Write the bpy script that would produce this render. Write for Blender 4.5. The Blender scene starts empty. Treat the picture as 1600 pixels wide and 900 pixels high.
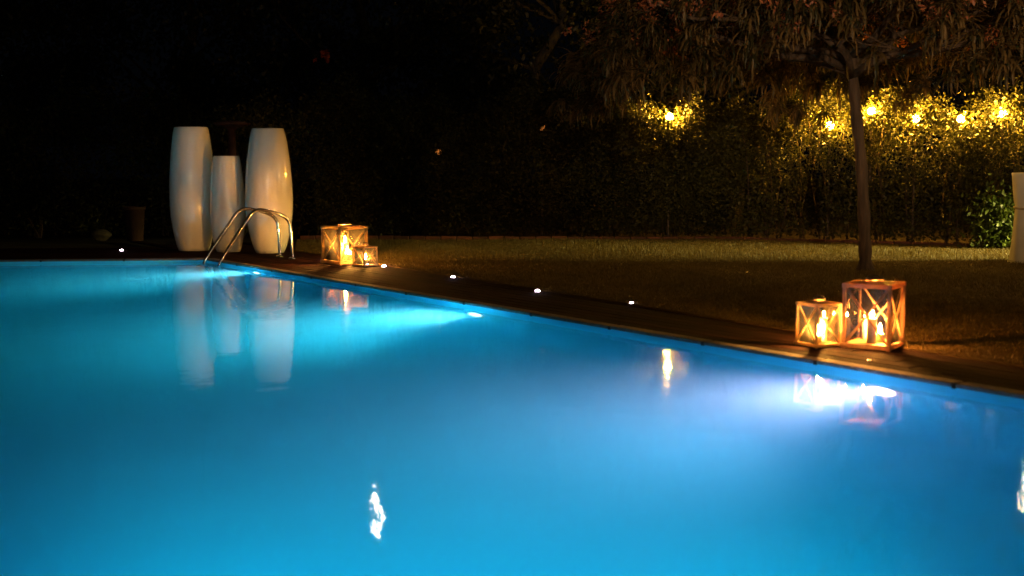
import bpy, bmesh, math, random
import numpy as np
from mathutils import Vector, Matrix
R = math.radians
random.seed(7); rng = np.random.default_rng(11)
C = bpy.context.scene.collection
S = bpy.context.scene

# ---------------------------------------------------------------- camera
FPX, CX, CY, HOR = 2000.0, 800.0, 450.0, 250.0
H = 1.25
PITCH = math.atan((CY - HOR) / FPX)
cam_d = bpy.data.cameras.new('camera'); cam = bpy.data.objects.new('camera', cam_d); C.objects.link(cam)
cam.location = (0, 0, H); cam.rotation_euler = (math.pi/2 - PITCH, 0, 0)
cam_d.sensor_width = 36; cam_d.lens = FPX/1600*36; cam_d.clip_start = .05; cam_d.clip_end = 500
cam_d.dof.use_dof = True; cam_d.dof.focus_distance = 15.5
cam_d.dof.aperture_fstop = 1.9
S.camera = cam
# ---------------------------------------------------------------- world: a clear night, almost no light left in the sky
w = bpy.data.worlds.new('World'); S.world = w; w.use_nodes = True
bg = w.node_tree.nodes['Background']; bg.inputs[0].default_value = (.30, .36, .55, 1); bg.inputs[1].default_value = .0022
# ---------------------------------------------------------------- colour and sampling
S.view_settings.view_transform = 'Standard'; S.view_settings.look = 'None'; S.view_settings.exposure = 0; S.view_settings.gamma = 1
cy = S.cycles
cy.use_denoising = True
try: cy.denoiser = 'OPENIMAGEDENOISE'
except Exception: pass
cy.max_bounces = 10; cy.diffuse_bounces = 3; cy.glossy_bounces = 4; cy.transmission_bounces = 6; cy.transparent_max_bounces = 16; cy.volume_bounces = 4
cy.sample_clamp_indirect = 60; cy.sample_clamp_direct = 0; cy.blur_glossy = .5
cy.caustics_reflective = False; cy.caustics_refractive = True
cy.use_adaptive_sampling = True; cy.adaptive_threshold = .01
if hasattr(cy, 'use_light_tree'): cy.use_light_tree = True

# ---------------------------------------------------------------- measuring: a point of the photograph on a level plane, or at a depth
_cp, _sp = math.cos(PITCH), math.sin(PITCH)
def ray(u, v):
    a, b = (u-CX)/FPX, -(v-CY)/FPX
    return Vector((a, _cp + b*_sp, -_sp + b*_cp))
def P(u, v, z=0.0):
    d = ray(u, v); t = (z-H)/d.z
    return Vector((d.x*t, d.y*t, z))
def D(u, v, Y):
    d = ray(u, v); t = Y/d.y
    return Vector((d.x*t, Y, H + d.z*t))

# ---------------------------------------------------------------- lamps: strengths in one place
WATER_Z = -.05
POOL_LIGHT = 56.0
POOL_SPOT = 900.0
TERRACE = 9.0
SPOT_W = 640.0
LAWN_W = 13500.0
TREE_W = 7600.0

# ---------------------------------------------------------------- materials
def new_mat(name):
    m = bpy.data.materials.new(name); m.use_nodes = True
    return m, m.node_tree.nodes, m.node_tree.links
def noise_mat(name, c1, c2, scale=5, rough=.6, bump=0, bscale=None, spec=.4, metallic=0, detail=6, stretch=(1,1,1), coat=0, sub=0, per_object=0):
    m, n, l = new_mat(name); b = n['Principled BSDF']
    tc = n.new('ShaderNodeTexCoord'); mp = n.new('ShaderNodeMapping'); mp.inputs['Scale'].default_value = stretch
    l.new(tc.outputs['Object'], mp.inputs[0])
    nz = n.new('ShaderNodeTexNoise'); nz.inputs['Scale'].default_value = scale; nz.inputs['Detail'].default_value = detail
    l.new(mp.outputs[0], nz.inputs['Vector'])
    cr = n.new('ShaderNodeValToRGB'); cr.color_ramp.elements[0].position = .32; cr.color_ramp.elements[1].position = .68
    cr.color_ramp.elements[0].color = (*c1, 1); cr.color_ramp.elements[1].color = (*c2, 1)
    l.new(nz.outputs[0], cr.inputs[0])
    out = cr.outputs[0]
    if per_object:
        oi = n.new('ShaderNodeObjectInfo'); hs = n.new('ShaderNodeHueSaturation')
        mr = n.new('ShaderNodeMapRange'); mr.inputs['To Min'].default_value = 1-per_object; mr.inputs['To Max'].default_value = 1+per_object
        l.new(oi.outputs['Random'], mr.inputs[0]); l.new(mr.outputs[0], hs.inputs['Value']); l.new(out, hs.inputs['Color']); out = hs.outputs[0]
        ad = n.new('ShaderNodeVectorMath'); ad.operation = 'MULTIPLY_ADD'; ad.inputs[1].default_value = (7, 7, 7)
        l.new(oi.outputs['Random'], ad.inputs[0]); l.new(tc.outputs['Object'], ad.inputs[2]); l.new(ad.outputs[0], mp.inputs[0])
    l.new(out, b.inputs['Base Color'])
    b.inputs['Roughness'].default_value = rough; b.inputs['Metallic'].default_value = metallic
    b.inputs['Specular IOR Level'].default_value = spec; b.inputs['Coat Weight'].default_value = coat
    if sub: b.inputs['Subsurface Weight'].default_value = sub; b.inputs['Subsurface Radius'].default_value = (.03, .02, .01)
    if bump:
        n2 = n.new('ShaderNodeTexNoise'); n2.inputs['Scale'].default_value = bscale or scale*4; n2.inputs['Detail'].default_value = 4
        l.new(mp.outputs[0], n2.inputs['Vector'])
        bp = n.new('ShaderNodeBump'); bp.inputs['Strength'].default_value = bump; bp.inputs['Distance'].default_value = .02
        l.new(n2.outputs[0], bp.inputs['Height']); l.new(bp.outputs[0], b.inputs['Normal'])
    return m
def emit_mat(name, col, strength):
    m, n, l = new_mat(name); b = n['Principled BSDF']
    b.inputs['Base Color'].default_value = (.8, .8, .8, 1); b.inputs['Roughness'].default_value = .3
    b.inputs['Emission Color'].default_value = (*col, 1); b.inputs['Emission Strength'].default_value = strength
    m.cycles.emission_sampling = 'FRONT_BACK' if strength > .6 else 'NONE'
    return m
def leaf_mat(name, c1, c2, scale=.7, trans=.35, rough=.5):
    m, n, l = new_mat(name); b = n['Principled BSDF']
    g = n.new('ShaderNodeNewGeometry')
    tc = n.new('ShaderNodeTexCoord'); nz = n.new('ShaderNodeTexNoise'); nz.inputs['Scale'].default_value = scale; nz.inputs['Detail'].default_value = 5
    l.new(tc.outputs['Object'], nz.inputs['Vector'])
    mx0 = n.new('ShaderNodeMath'); mx0.operation = 'ADD'; l.new(nz.outputs[0], mx0.inputs[0])
    ml = n.new('ShaderNodeMath'); ml.operation = 'MULTIPLY_ADD'; ml.inputs[1].default_value = .6; ml.inputs[2].default_value = -.3
    l.new(g.outputs['Random Per Island'], ml.inputs[0]); l.new(ml.outputs[0], mx0.inputs[1])
    cr = n.new('ShaderNodeValToRGB'); cr.color_ramp.elements[0].position = .25; cr.color_ramp.elements[1].position = .8
    cr.color_ramp.elements[0].color = (*c1, 1); cr.color_ramp.elements[1].color = (*c2, 1)
    l.new(mx0.outputs[0], cr.inputs[0]); l.new(cr.outputs[0], b.inputs['Base Color'])
    b.inputs['Roughness'].default_value = rough; b.inputs['Specular IOR Level'].default_value = .25
    tr = n.new('ShaderNodeBsdfTranslucent'); l.new(cr.outputs[0], tr.inputs[0])
    ms = n.new('ShaderNodeMixShader'); ms.inputs[0].default_value = trans
    l.new(b.outputs[0], ms.inputs[1]); l.new(tr.outputs[0], ms.inputs[2]); l.new(ms.outputs[0], n['Material Output'].inputs[0])
    return m

M = {}
M['soil'] = noise_mat('soil', (.012, .009, .006), (.035, .024, .015), 3, .95, .6, 30, spec=.2)
M['board'] = noise_mat('deck_wood', (.010, .003, .0025), (.028, .009, .0065), 6, .92, .4, 40, spec=.04, stretch=(.6, 9, 9), per_object=.35)
M['coping'] = noise_mat('coping_stone', (.085, .08, .085), (.15, .14, .145), 18, .8, .25, 90, per_object=.15)
M['joint'] = noise_mat('rubber_joint', (.01, .01, .01), (.02, .02, .02), 20, .8)
M['lawn'] = noise_mat('turf', (.045, .027, .008), (.08, .052, .014), 2.2, .95, .8, 120, spec=.1)
M['vase'] = noise_mat('glazed_ceramic', (.62, .60, .53), (.74, .72, .66), 2.0,   .06, .06, 7, spec=.5, stretch=(1, 1, .35), coat=.7)
def translucent(m, k):  # lets candlelight through the lantern wood, added so the battens glow
    n, l = m.node_tree.nodes, m.node_tree.links; b = n['Principled BSDF']; t = n.new('ShaderNodeBsdfTranslucent')
    l.new(b.inputs['Base Color'].links[0].from_socket, t.inputs[0]); x_ = n.new('ShaderNodeMixShader'); x_.inputs[0].default_value = k
    l.new(b.outputs[0], x_.inputs[1]); l.new(t.outputs[0], x_.inputs[2]); l.new(x_.outputs[0], n['Material Output'].inputs[0])
M['steel'] = noise_mat('brushed_steel', (.55, .54, .52), (.68, .67, .65), 30, .18, 0, metallic=1)
M['white_wood'] = noise_mat('pale_wood', (.48, .30, .18), (.66, .44, .28), 14, .6, .3, 70, stretch=(1, 1, .3))
translucent(M['white_wood'], .42)
M['shaded_bark'] = noise_mat('shaded_bark', (.005, .004, .003), (.014, .010, .007), 7, .9, .6, 18, stretch=(3, 3, .35))  # copy of the bark, darkened so the back limbs stay in shade
M['dark_metal'] = noise_mat('dark_metal', (.03, .022, .018), (.07, .05, .04), 12, .45, .1, metallic=.3)
M['rust'] = noise_mat('rusty_metal', (.04, .014, .009), (.09, .03, .018), 9, .7, .2)
M['tin'] = noise_mat('aged_tin', (.35, .22, .15), (.55, .38, .28), 9, .35, .1, metallic=.8)
M['cream_wood'] = noise_mat('cream_painted_wood', (.54, .40, .22), (.70, .54, .32), 14, .6, .3, 70, stretch=(1, 1, .3)); translucent(M['cream_wood'], .5)  # lighter and more translucent, to give these lanterns a stronger glow
M['wax'] = noise_mat('candle_wax', (.80, .70, .48), (.86, .78, .58), 8, .45, .05, sub=.3)
M['cloth'] = noise_mat('white_cloth', (.62, .60, .50), (.72, .70, .60), 4, .8, .12, 14)
M['sash'] = noise_mat('sash_cloth', (.30, .26, .16), (.42, .36, .24), 6, .8, .2)
M['terracotta'] = noise_mat('terracotta', (.035, .016, .010), (.06, .026, .017), 7, .8, .3)
M['rock'] = noise_mat('rock', (.04, .034, .026), (.08, .066, .048), 5, .9, .8, 14)
M['brick'] = noise_mat('edging_brick', (.05, .018, .012), (.12, .04, .025), 8, .85, .4, per_object=.3)
M['bark'] = noise_mat('bark', (.020, .012, .008), (.062, .038, .024), 7, .9, 1.0, 18, stretch=(3, 3, .35))
M['hedge'] = leaf_mat('hedge_leaf', (.012, .014, .004), (.064, .064, .014))
M['dark_leaf'] = leaf_mat('dark_leaf', (.004, .0055, .002), (.012, .015, .005), .5)
M['frond'] = leaf_mat('frond_leaf', (.014, .014, .004), (.115, .072, .026), 1.1, .3)
M['bright_leaf'] = leaf_mat('bright_leaf', (.03, .05, .008), (.08, .11, .02), 2)
M['grass'] = leaf_mat('grass_blade', (.060, .041, .008), (.105, .080, .015), 1.5, .25)
M['pink'] = leaf_mat('pink_blossom', (.20, .060, .030), (.30, .11, .05), 2, .4)
M['red'] = leaf_mat('red_petal', (.20, .03, .012), (.32, .055, .02), 3, .4)
M['flame_bright'] = emit_mat('bright_candle_flame', (1.0, .42, .07), 5200)
M['flame'] = emit_mat('candle_flame', (1.0, .36, .06), 4000)
M['globe'] = emit_mat('lamp_globe', (1.0, .46, .042), 4200)
M['globe_dim'] = emit_mat('amber_globe', (1.0, .28, .04), .5)
M['led'] = emit_mat('deck_led', (1.0, .78, .95), 26)
M['led_dim'] = emit_mat('deck_led_amber', (1.0, .40, .12), 1.2)
M['pend'] = emit_mat('pendant_globe', (1.0, .80, .45), 110)
M['small_bulb'] = emit_mat('terrace_bulb', (1.0, .66, .28), 700)
M['terrace'] = emit_mat('terrace_globe', (1.0, .70, .36), TERRACE*12)
M['pool_lamp_a'] = emit_mat('underwater_lens_cyan', (.60, .95, 1.0), 7)
M['pool_lamp_b'] = emit_mat('underwater_lens_blue', (.95, .80, 1.0), 8)
M['pool_fill_c'] = emit_mat('fill_lens_side', (.05, .88, .86), POOL_LIGHT*4.5)
M['pool_fill_d'] = emit_mat('fill_lens_near', (.05, .70, .82), POOL_LIGHT*5.5)

def liner_mat():
    m = noise_mat('pool_liner', (.05, .58, .80), (.07, .64, .86), 1.2, .6, .05, 3, spec=.2)
    return m
M['liner'] = liner_mat()
def water_mat():
    m, n, l = new_mat('pool_water'); n.remove(n['Principled BSDF'])
    g = n.new('ShaderNodeBsdfGlossy'); g.inputs['Roughness'].default_value = .035
    rf = n.new('ShaderNodeBsdfRefraction'); rf.inputs['IOR'].default_value = 1.33; rf.inputs['Roughness'].default_value = .27; fz = n.new('ShaderNodeFresnel'); fz.inputs[0].default_value = 1.33; wm = n.new('ShaderNodeMixShader')
    tc = n.new('ShaderNodeTexCoord')
    mp = n.new('ShaderNodeMapping'); mp.inputs['Scale'].default_value = (1.0, 1.0, 1.0); l.new(tc.outputs['Object'], mp.inputs[0])
    a = n.new('ShaderNodeTexNoise'); a.inputs['Scale'].default_value = 1.6; a.inputs['Detail'].default_value = 2; l.new(mp.outputs[0], a.inputs['Vector'])
    b = n.new('ShaderNodeTexNoise'); b.inputs['Scale'].default_value = 9; b.inputs['Detail'].default_value = 3; l.new(mp.outputs[0], b.inputs['Vector'])
    ad = n.new('ShaderNodeMath'); ad.operation = 'MULTIPLY_ADD'; ad.inputs[1].default_value = .14
    l.new(b.outputs[0], ad.inputs[0]); l.new(a.outputs[0], ad.inputs[2])
    bp = n.new('ShaderNodeBump'); bp.inputs['Strength'].default_value = 1; bp.inputs['Distance'].default_value = .004
    l.new(ad.outputs[0], bp.inputs['Height']); l.new(bp.outputs[0], g.inputs['Normal'])
    l.new(bp.outputs[0], rf.inputs['Normal']); l.new(bp.outputs[0], fz.inputs['Normal']); l.new(fz.outputs[0], wm.inputs[0]); l.new(rf.outputs[0], wm.inputs[1]); l.new(g.outputs[0], wm.inputs[2]); l.new(wm.outputs[0], n['Material Output'].inputs['Surface'])
    va = n.new('ShaderNodeVolumeAbsorption'); va.inputs['Color'].default_value = (.0, .89, .97, 1); va.inputs['Density'].default_value = .5
    vs = n.new('ShaderNodeVolumeScatter'); vs.inputs['Color'].default_value = (.26, .82, 1, 1); vs.inputs['Density'].default_value = .42; vs.inputs['Anisotropy'].default_value = .0
    av = n.new('ShaderNodeAddShader'); l.new(va.outputs[0], av.inputs[0]); l.new(vs.outputs[0], av.inputs[1])
    l.new(av.outputs[0], n['Material Output'].inputs['Volume'])
    return m
M['water'] = water_mat()
def pane_mat(name, d0, d1):
    m, n, l = new_mat(name); n.remove(n['Principled BSDF'])
    t = n.new('ShaderNodeBsdfTransparent'); t.inputs[0].default_value = (.97, .96, .94, 1)
    g = n.new('ShaderNodeBsdfGlossy'); g.inputs['Roughness'].default_value = .03
    f = n.new('ShaderNodeFresnel'); f.inputs[0].default_value = 1.5
    mx = n.new('ShaderNodeMixShader'); l.new(f.outputs[0], mx.inputs[0]); l.new(t.outputs[0], mx.inputs[1]); l.new(g.outputs[0], mx.inputs[2])
    du = n.new('ShaderNodeBsdfTranslucent'); du.inputs[0].default_value = (.8, .72, .6, 1)
    dd = n.new('ShaderNodeBsdfDiffuse'); dd.inputs[0].default_value = (.8, .72, .6, 1); ds = n.new('ShaderNodeMixShader'); ds.inputs[0].default_value = .7
    l.new(dd.outputs[0], ds.inputs[1]); l.new(du.outputs[0], ds.inputs[2])
    # faint uneven haze added to the glass so the panes glow
    tc = n.new('ShaderNodeTexCoord'); nz = n.new('ShaderNodeTexNoise'); nz.inputs['Scale'].default_value = 11; nz.inputs['Detail'].default_value = 5; l.new(tc.outputs['Object'], nz.inputs['Vector'])
    mr = n.new('ShaderNodeMapRange'); mr.inputs['From Min'].default_value = .35; mr.inputs['From Max'].default_value = .75; mr.inputs['To Min'].default_value = d0; mr.inputs['To Max'].default_value = d1; l.new(nz.outputs[0], mr.inputs[0])
    m2 = n.new('ShaderNodeMixShader'); l.new(mr.outputs[0], m2.inputs[0]); l.new(mx.outputs[0], m2.inputs[1]); l.new(ds.outputs[0], m2.inputs[2])
    l.new(m2.outputs[0], n['Material Output'].inputs[0]); return m
M['pane'] = pane_mat('lantern_glass', .0004, .003); M['hazy_pane'] = pane_mat('hazy_lantern_glass', .0010, .0065)

# ---------------------------------------------------------------- building helpers
def link(name, me, m=None, parent=None, loc=None, rot=None):
    o = bpy.data.objects.new(name, me); C.objects.link(o)
    if m is not None and not me.materials: me.materials.append(m)
    if loc is not None: o.location = loc
    if rot is not None: o.rotation_euler = rot
    if parent is not None: o.parent = parent
    return o
def from_bm(name, bm, m, parent=None, smooth=False, loc=None, rot=None):
    me = bpy.data.meshes.new(name); bm.normal_update(); bm.to_mesh(me); bm.free()
    if smooth: me.shade_smooth()
    return link(name, me, m, parent, loc, rot)
def tag(o, label=None, cat=None, group=None, kind=None):
    if label: o['label'] = label
    if cat: o['category'] = cat
    if group: o['group'] = group
    if kind: o['kind'] = kind
    return o
def empty(name, loc=(0,0,0), rz=0):
    o = bpy.data.objects.new(name, None); C.objects.link(o); o.location = loc; o.rotation_euler = (0, 0, rz); o.empty_display_size = .1
    return o
def box(bm, c, s, rot=None, bevel=0):
    mt = Matrix.Translation(c) @ (rot.to_4x4() if rot is not None else Matrix.Identity(4)) @ Matrix.Diagonal((*s, 1))
    r = bmesh.ops.create_cube(bm, size=1, matrix=mt)
    if bevel:
        es = list({e for v in r['verts'] for e in v.link_edges})
        bmesh.ops.bevel(bm, geom=es, offset=bevel, segments=1, affect='EDGES', profile=.5)
def bar(bm, a, b, wd, th, up=Vector((0,0,1)), bevel=0):
    a, b = Vector(a), Vector(b); x = (b-a).normalized(); y = up.cross(x)
    if y.length < 1e-4: y = Vector((1,0,0)).cross(x)
    y.normalize(); z = x.cross(y)
    box(bm, (a+b)/2, ((b-a).length, wd, th), Matrix((x, y, z)).transposed(), bevel)
def lathe(bm, prof, seg=48, c=(0,0,0)):
    rings = []
    for r, z in prof:
        if r < 1e-5: rings.append([bm.verts.new((c[0], c[1], c[2]+z))])
        else: rings.append([bm.verts.new((c[0]+r*math.cos(2*math.pi*i/seg), c[1]+r*math.sin(2*math.pi*i/seg), c[2]+z)) for i in range(seg)])
    for a, b in zip(rings, rings[1:]):
        for i in range(seg):
            j = (i+1) % seg
            if len(a) == 1 and len(b) == 1: continue
            if len(a) == 1: bm.faces.new((a[0], b[j], b[i]))
            elif len(b) == 1: bm.faces.new((a[i], a[j], b[0]))
            else: bm.faces.new((a[i], a[j], b[j], b[i]))
def tube(bm, pts, rad, seg=12, cap=True):
    pts = [Vector(p) for p in pts]; rads = rad if isinstance(rad, (list, tuple)) else [rad]*len(pts)
    prev = None; ref = Vector((0,0,1)); t0 = (pts[1]-pts[0]).normalized()
    if abs(t0.z) > .9: ref = Vector((1,0,0))
    nrm = (ref - t0*ref.dot(t0)).normalized(); first = None
    for i, p in enumerate(pts):
        t = (pts[min(i+1, len(pts)-1)] - pts[max(i-1, 0)]).normalized()
        nrm = (nrm - t*nrm.dot(t)).normalized(); bi = t.cross(nrm)
        ring = [bm.verts.new(p + (nrm*math.cos(2*math.pi*k/seg) + bi*math.sin(2*math.pi*k/seg))*rads[i]) for k in range(seg)]
        if prev:
            for k in range(seg): bm.faces.new((prev[k], prev[(k+1)%seg], ring[(k+1)%seg], ring[k]))
        else: first = ring
        prev = ring
    if cap:
        bm.faces.new(first[::-1]); bm.faces.new(prev)
def smooth_path(pts, n=10):
    pts = [Vector(p) for p in pts]; out = []
    q = [pts[0]*2-pts[1]] + pts + [pts[-1]*2-pts[-2]]
    for i in range(1, len(q)-2):
        for k in range(n):
            t = k/n; a, b, c, d = q[i-1], q[i], q[i+1], q[i+2]
            out.append(.5*((2*b) + (c-a)*t + (2*a-5*b+4*c-d)*t*t + (3*b-a-3*c+d)*t**3))
    out.append(pts[-1]); return out
def mesh_np(name, verts, nper, faces_local, m, parent=None):
    """verts (N, nper, 3); faces_local tri list -> one mesh"""
    N = verts.shape[0]; me = bpy.data.meshes.new(name)
    fl = np.array(faces_local, dtype=np.int32); k = fl.shape[1]
    idx = (np.arange(N, dtype=np.int32)[:, None, None]*nper + fl[None]).reshape(-1)
    me.vertices.add(N*nper); me.vertices.foreach_set('co', verts.reshape(-1).astype(np.float32))
    nf = N*fl.shape[0]
    me.loops.add(nf*k); me.loops.foreach_set('vertex_index', idx)
    me.polygons.add(nf); me.polygons.foreach_set('loop_start', np.arange(0, nf*k, k, dtype=np.int32))
    me.update(calc_edges=True)
    return link(name, me, m, parent)
def unit(a): return a/np.maximum(np.linalg.norm(a, axis=-1, keepdims=True), 1e-9)
def leaves(name, pts, size, m, parent=None, droop=.3, aspect=.5, out=None):
    """folded pointed leaves: six vertices, four triangles"""
    n = len(pts); d = unit(rng.normal(size=(n, 3)) + np.array([0, 0, -droop]) + (0 if out is None else out))
    s = unit(np.cross(d, rng.normal(size=(n, 3)))); u = np.cross(d, s)
    L = (size*rng.uniform(.6, 1.35, n))[:, None]; W = L*aspect*.5
    v = np.empty((n, 6, 3))
    v[:, 0] = pts; v[:, 1] = pts + d*L*.35 + s*W - u*W*.35; v[:, 2] = pts + d*L*.35 - s*W - u*W*.35
    v[:, 3] = pts + d*L*.75 + s*W*.7 - u*W*.3; v[:, 4] = pts + d*L*.75 - s*W*.7 - u*W*.3; v[:, 5] = pts + d*L
    return mesh_np(name, v, 6, [(0, 1, 2), (1, 3, 4), (1, 4, 2), (3, 5, 4)], m, parent)

# ================================================================ SETTING
# pool outline, measured on the deck level
PA = P(322, 403.5); e1 = P(1600, 617)
edge = (e1 - PA); edge.z = 0; edge.normalize()                       # along the long right edge, towards the camera
inw = Vector((edge.y, -edge.x, 0));                                   # into the pool
if inw.dot(Vector((-1, 0, 0))) < 0: inw = -inw
PD = P(0, 406.3); far = (PD-PA); far.z = 0; far.normalize()
PB = PA + edge*((PA.y-1.2)/-edge.y)
PD = PA + far*9.5
PC = Vector((-8.5, 1.2, 0))
pool = [PA, PB, PC, PD]
DEPTH = -1.45
def offset_poly(poly, d):
    cen = sum(poly, Vector())/len(poly); out = []; n = len(poly)
    for i in range(n):
        a, b, c = poly[i-1], poly[i], poly[(i+1) % n]
        n1 = Vector(((b-a).y, -(b-a).x, 0)).normalized(); n2 = Vector(((c-b).y, -(c-b).x, 0)).normalized()
        if n1.dot(b-cen) < 0: n1 = -n1
        if n2.dot(b-cen) < 0: n2 = -n2
        k = (n1+n2); out.append(b + k*(d/max(.3, 1+n1.dot(n2))))
    return out
# ground: one sheet with the pool cut out of it
bm = bmesh.new()
big = [Vector((60, 90, 0)), Vector((60, -40, 0)), Vector((-60, -40, 0)), Vector((-60, 90, 0))]
inner = offset_poly(pool, .10)
vi = [bm.verts.new((p.x, p.y, -.045)) for p in inner]; vo = [bm.verts.new((p.x, p.y, -.045)) for p in big]
for i in range(4):
    j = (i+1) % 4; bm.faces.new((vi[i], vi[j], vo[j], vo[i]))
tag(from_bm('ground', bm, M['soil']), kind='structure')
# pool shell
bm = bmesh.new()
top = [bm.verts.new((p.x, p.y, -.022)) for p in pool]; bot = [bm.verts.new((p.x, p.y, DEPTH)) for p in pool]
outer = [bm.verts.new((p.x, p.y, -.022)) for p in offset_poly(pool, .2)]; outb = [bm.verts.new((p.x, p.y, DEPTH-.2)) for p in offset_poly(pool, .2)]
for i in range(4):
    j = (i+1) % 4
    bm.faces.new((top[i], top[j], bot[j], bot[i])); bm.faces.new((outer[i], outer[j], top[j], top[i])); bm.faces.new((outer[i], outb[i], outb[j], outer[j]))
bm.faces.new(bot); bm.faces.new(outb[::-1])
bmesh.ops.recalc_face_normals(bm, faces=bm.faces[:])
shell = tag(from_bm('pool_basin', bm, M['liner']), kind='structure')
# water body
bm = bmesh.new(); wp = offset_poly(pool, .012)
top = [bm.verts.new((p.x, p.y, WATER_Z)) for p in wp]; bot = [bm.verts.new((p.x, p.y, DEPTH-.02)) for p in wp]
bm.faces.new(top); bm.faces.new(bot[::-1])
for i in range(4):
    j = (i+1) % 4; bm.faces.new((top[i], bot[i], bot[j], top[j]))
bmesh.ops.recalc_face_normals(bm, faces=bm.faces[:])
tag(from_bm('water', bm, M['water']), kind='structure')

# coping: separate thin slabs with dark joints along the right and the far edge
def coping_run(a, b, length, first=0.0, wd=.11, proud=.012):
    d = (b-a); L = d.length; d.normalize(); n = Vector((d.y, -d.x, 0))
    cen = sum(pool, Vector())/4
    if n.dot(a-cen) < 0: n = -n
    t = first; bmj = bmesh.new(); k = 0
    while t < L:
        t2 = min(t+length, L)
        c = a + d*((t+t2)/2) + n*(wd/2-proud)
        rz = math.atan2(d.y, d.x)
        if round((t2-t)*100) not in cop_mesh:
            b2 = bmesh.new(); box(b2, (0,0,0), (t2-t-.022, wd, .024), bevel=.004)
            me = bpy.data.meshes.new('coping_slab'); b2.to_mesh(me); b2.free(); me.materials.append(M['coping']); cop_mesh[round((t2-t)*100)] = me
        link('coping_slab', cop_mesh[round((t2-t)*100)], None, shell, (c.x, c.y, -.012 + random.uniform(-.0015, .0015)), (0, 0, rz + random.uniform(-.0012, .0012)))
        box(bmj, a + d*t2 + n*(wd/2-proud-.004) + Vector((0,0,-.016)), (.020, wd, .026), Matrix.Rotation(rz, 3, 'Z'))
        t = t2; k += 1
    from_bm('joint_strip', bmj, M['joint'], shell)
cop_mesh = {}
coping_run(PA, PB, 1.02, .0)
coping_run(PA, PD, 1.02)
coping_run(PB, PC, 1.02); coping_run(PC, PD, 1.5)

# wooden deck boards
deck = tag(empty('deck'), kind='structure')
board_mesh = {}
def boards(a, b, rows, wd=.118, gap=.007, start=.105, lens=(2.6, 3.4)):
    d = (b-a); L = d.length; d.normalize(); n = Vector((d.y, -d.x, 0))
    cen = sum(pool, Vector())/4
    if n.dot(a-cen) < 0: n = -n
    rz = math.atan2(d.y, d.x)
    for r in range(rows):
        t = -random.uniform(0, 2.5) - .5
        while t < L+.6:
            ln = random.choice((2.2, 2.8, 3.4))
            if ln not in board_mesh:
                b2 = bmesh.new(); box(b2, (0,0,0), (ln-.006, wd, .024), bevel=.003)
                me = bpy.data.meshes.new('deck_board'); b2.to_mesh(me); b2.free(); me.materials.append(M['board']); board_mesh[ln] = me
            c = a + d*(t+ln/2) + n*(start + wd/2 + r*(wd+gap))
            link('deck_board', board_mesh[ln], None, deck, (c.x, c.y, -.0125+random.uniform(-.0018, .0018)), (random.uniform(-.006, .006), 0, rz))
            t += ln
boards(PA - edge*1.2, PB, 13)
# the far side boards run along the far edge, butted against the side boards
def far_boards():
    a, b = PA, PD; d = (b-a); L = d.length; d.normalize(); n = Vector((-d.y, d.x, 0))
    if n.y < 0: n = -n
    rz = math.atan2(d.y, d.x)
    so = Vector((edge.y, -edge.x, 0));
    if so.x < 0: so = -so
    for r in range(17):
        t = None
        off = .105 + .059 + r*.125
        # start where the side boards end
        p0 = a + n*off
        for k in range(400):
            if (p0-PA).dot(so) < .10: break
            p0 = p0 + d*.02
        # and move right while still clear of the side boards
        x = 0.0 - random.uniform(0, .0)
        while x < L:
            ln = random.choice((2.2, 2.8, 3.4))
            c = p0 + d*(x+ln/2)
            link('deck_board', board_mesh[ln], None, deck, (c.x, c.y, -.0125+random.uniform(-.0018, .0018)), (random.uniform(-.006, .006), 0, rz))
            x += ln
for _l in (2.2, 2.8, 3.4):
    if _l not in board_mesh:
        b2 = bmesh.new(); box(b2, (0,0,0), (_l-.006, .118, .024), bevel=.003)
        me = bpy.data.meshes.new('deck_board'); b2.to_mesh(me); b2.free(); me.materials.append(M['board']); board_mesh[_l] = me
far_boards()
boards(PB, PC, 16)

# lawn: a sheet a little proud of the deck with real blades on top
LA, LB = P(460, 391, .012), P(1467, 551, .012); ld = (LB-LA).normalized()
lawn_poly = [LA, LA + ld*16.5, Vector((13, 1.5, .012)), Vector((14, 16.8, .012)), Vector((8.2, 17.7, .012)), Vector((3.2, 20.1, .012)), P(465, 375, .012)]
bm = bmesh.new(); f = bm.faces.new([bm.verts.new((p.x, p.y, .012)) for p in lawn_poly])
r = bmesh.ops.extrude_face_region(bm, geom=[f]); bmesh.ops.translate(bm, verts=[v for v in r['geom'] if isinstance(v, bmesh.types.BMVert)], vec=(0, 0, -.05))
bmesh.ops.recalc_face_normals(bm, faces=bm.faces[:])
tag(from_bm('lawn', bm, M['lawn']), kind='structure')
def in_poly(x, y, poly):
    ins = np.zeros(len(x), bool); n = len(poly)
    for i in range(n):
        a, b = poly[i], poly[(i+1) % n]
        c = ((a.y > y) != (b.y > y)) & (x < (b.x-a.x)*(y-a.y)/(b.y-a.y+1e-12) + a.x); ins ^= c
    return ins
N = 520000
x = rng.uniform(-4.2, 9, N); y = rng.uniform(5, 20.5, N)
keep = in_poly(x, y, lawn_poly) & (np.abs(x) < .42*y+.4) & (rng.uniform(0, 1, N) < np.clip(11/y, .35, 1)); x, y = x[keep], y[keep]; n = len(x)
g = np.empty((n, 3, 3)); a = rng.uniform(0, 6.283, n); wd = rng.uniform(.0025, .005, n); hh = rng.uniform(.014, .034, n)*(1+.3*np.sin(x*2.1+y*1.3))
g[:, 0] = np.stack([x-np.cos(a)*wd, y-np.sin(a)*wd, np.full(n, .010)], 1); g[:, 1] = np.stack([x+np.cos(a)*wd, y+np.sin(a)*wd, np.full(n, .010)], 1)
g[:, 2] = np.stack([x+rng.normal(0, .011, n), y+rng.normal(0, .011, n), .012+hh], 1)
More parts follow.
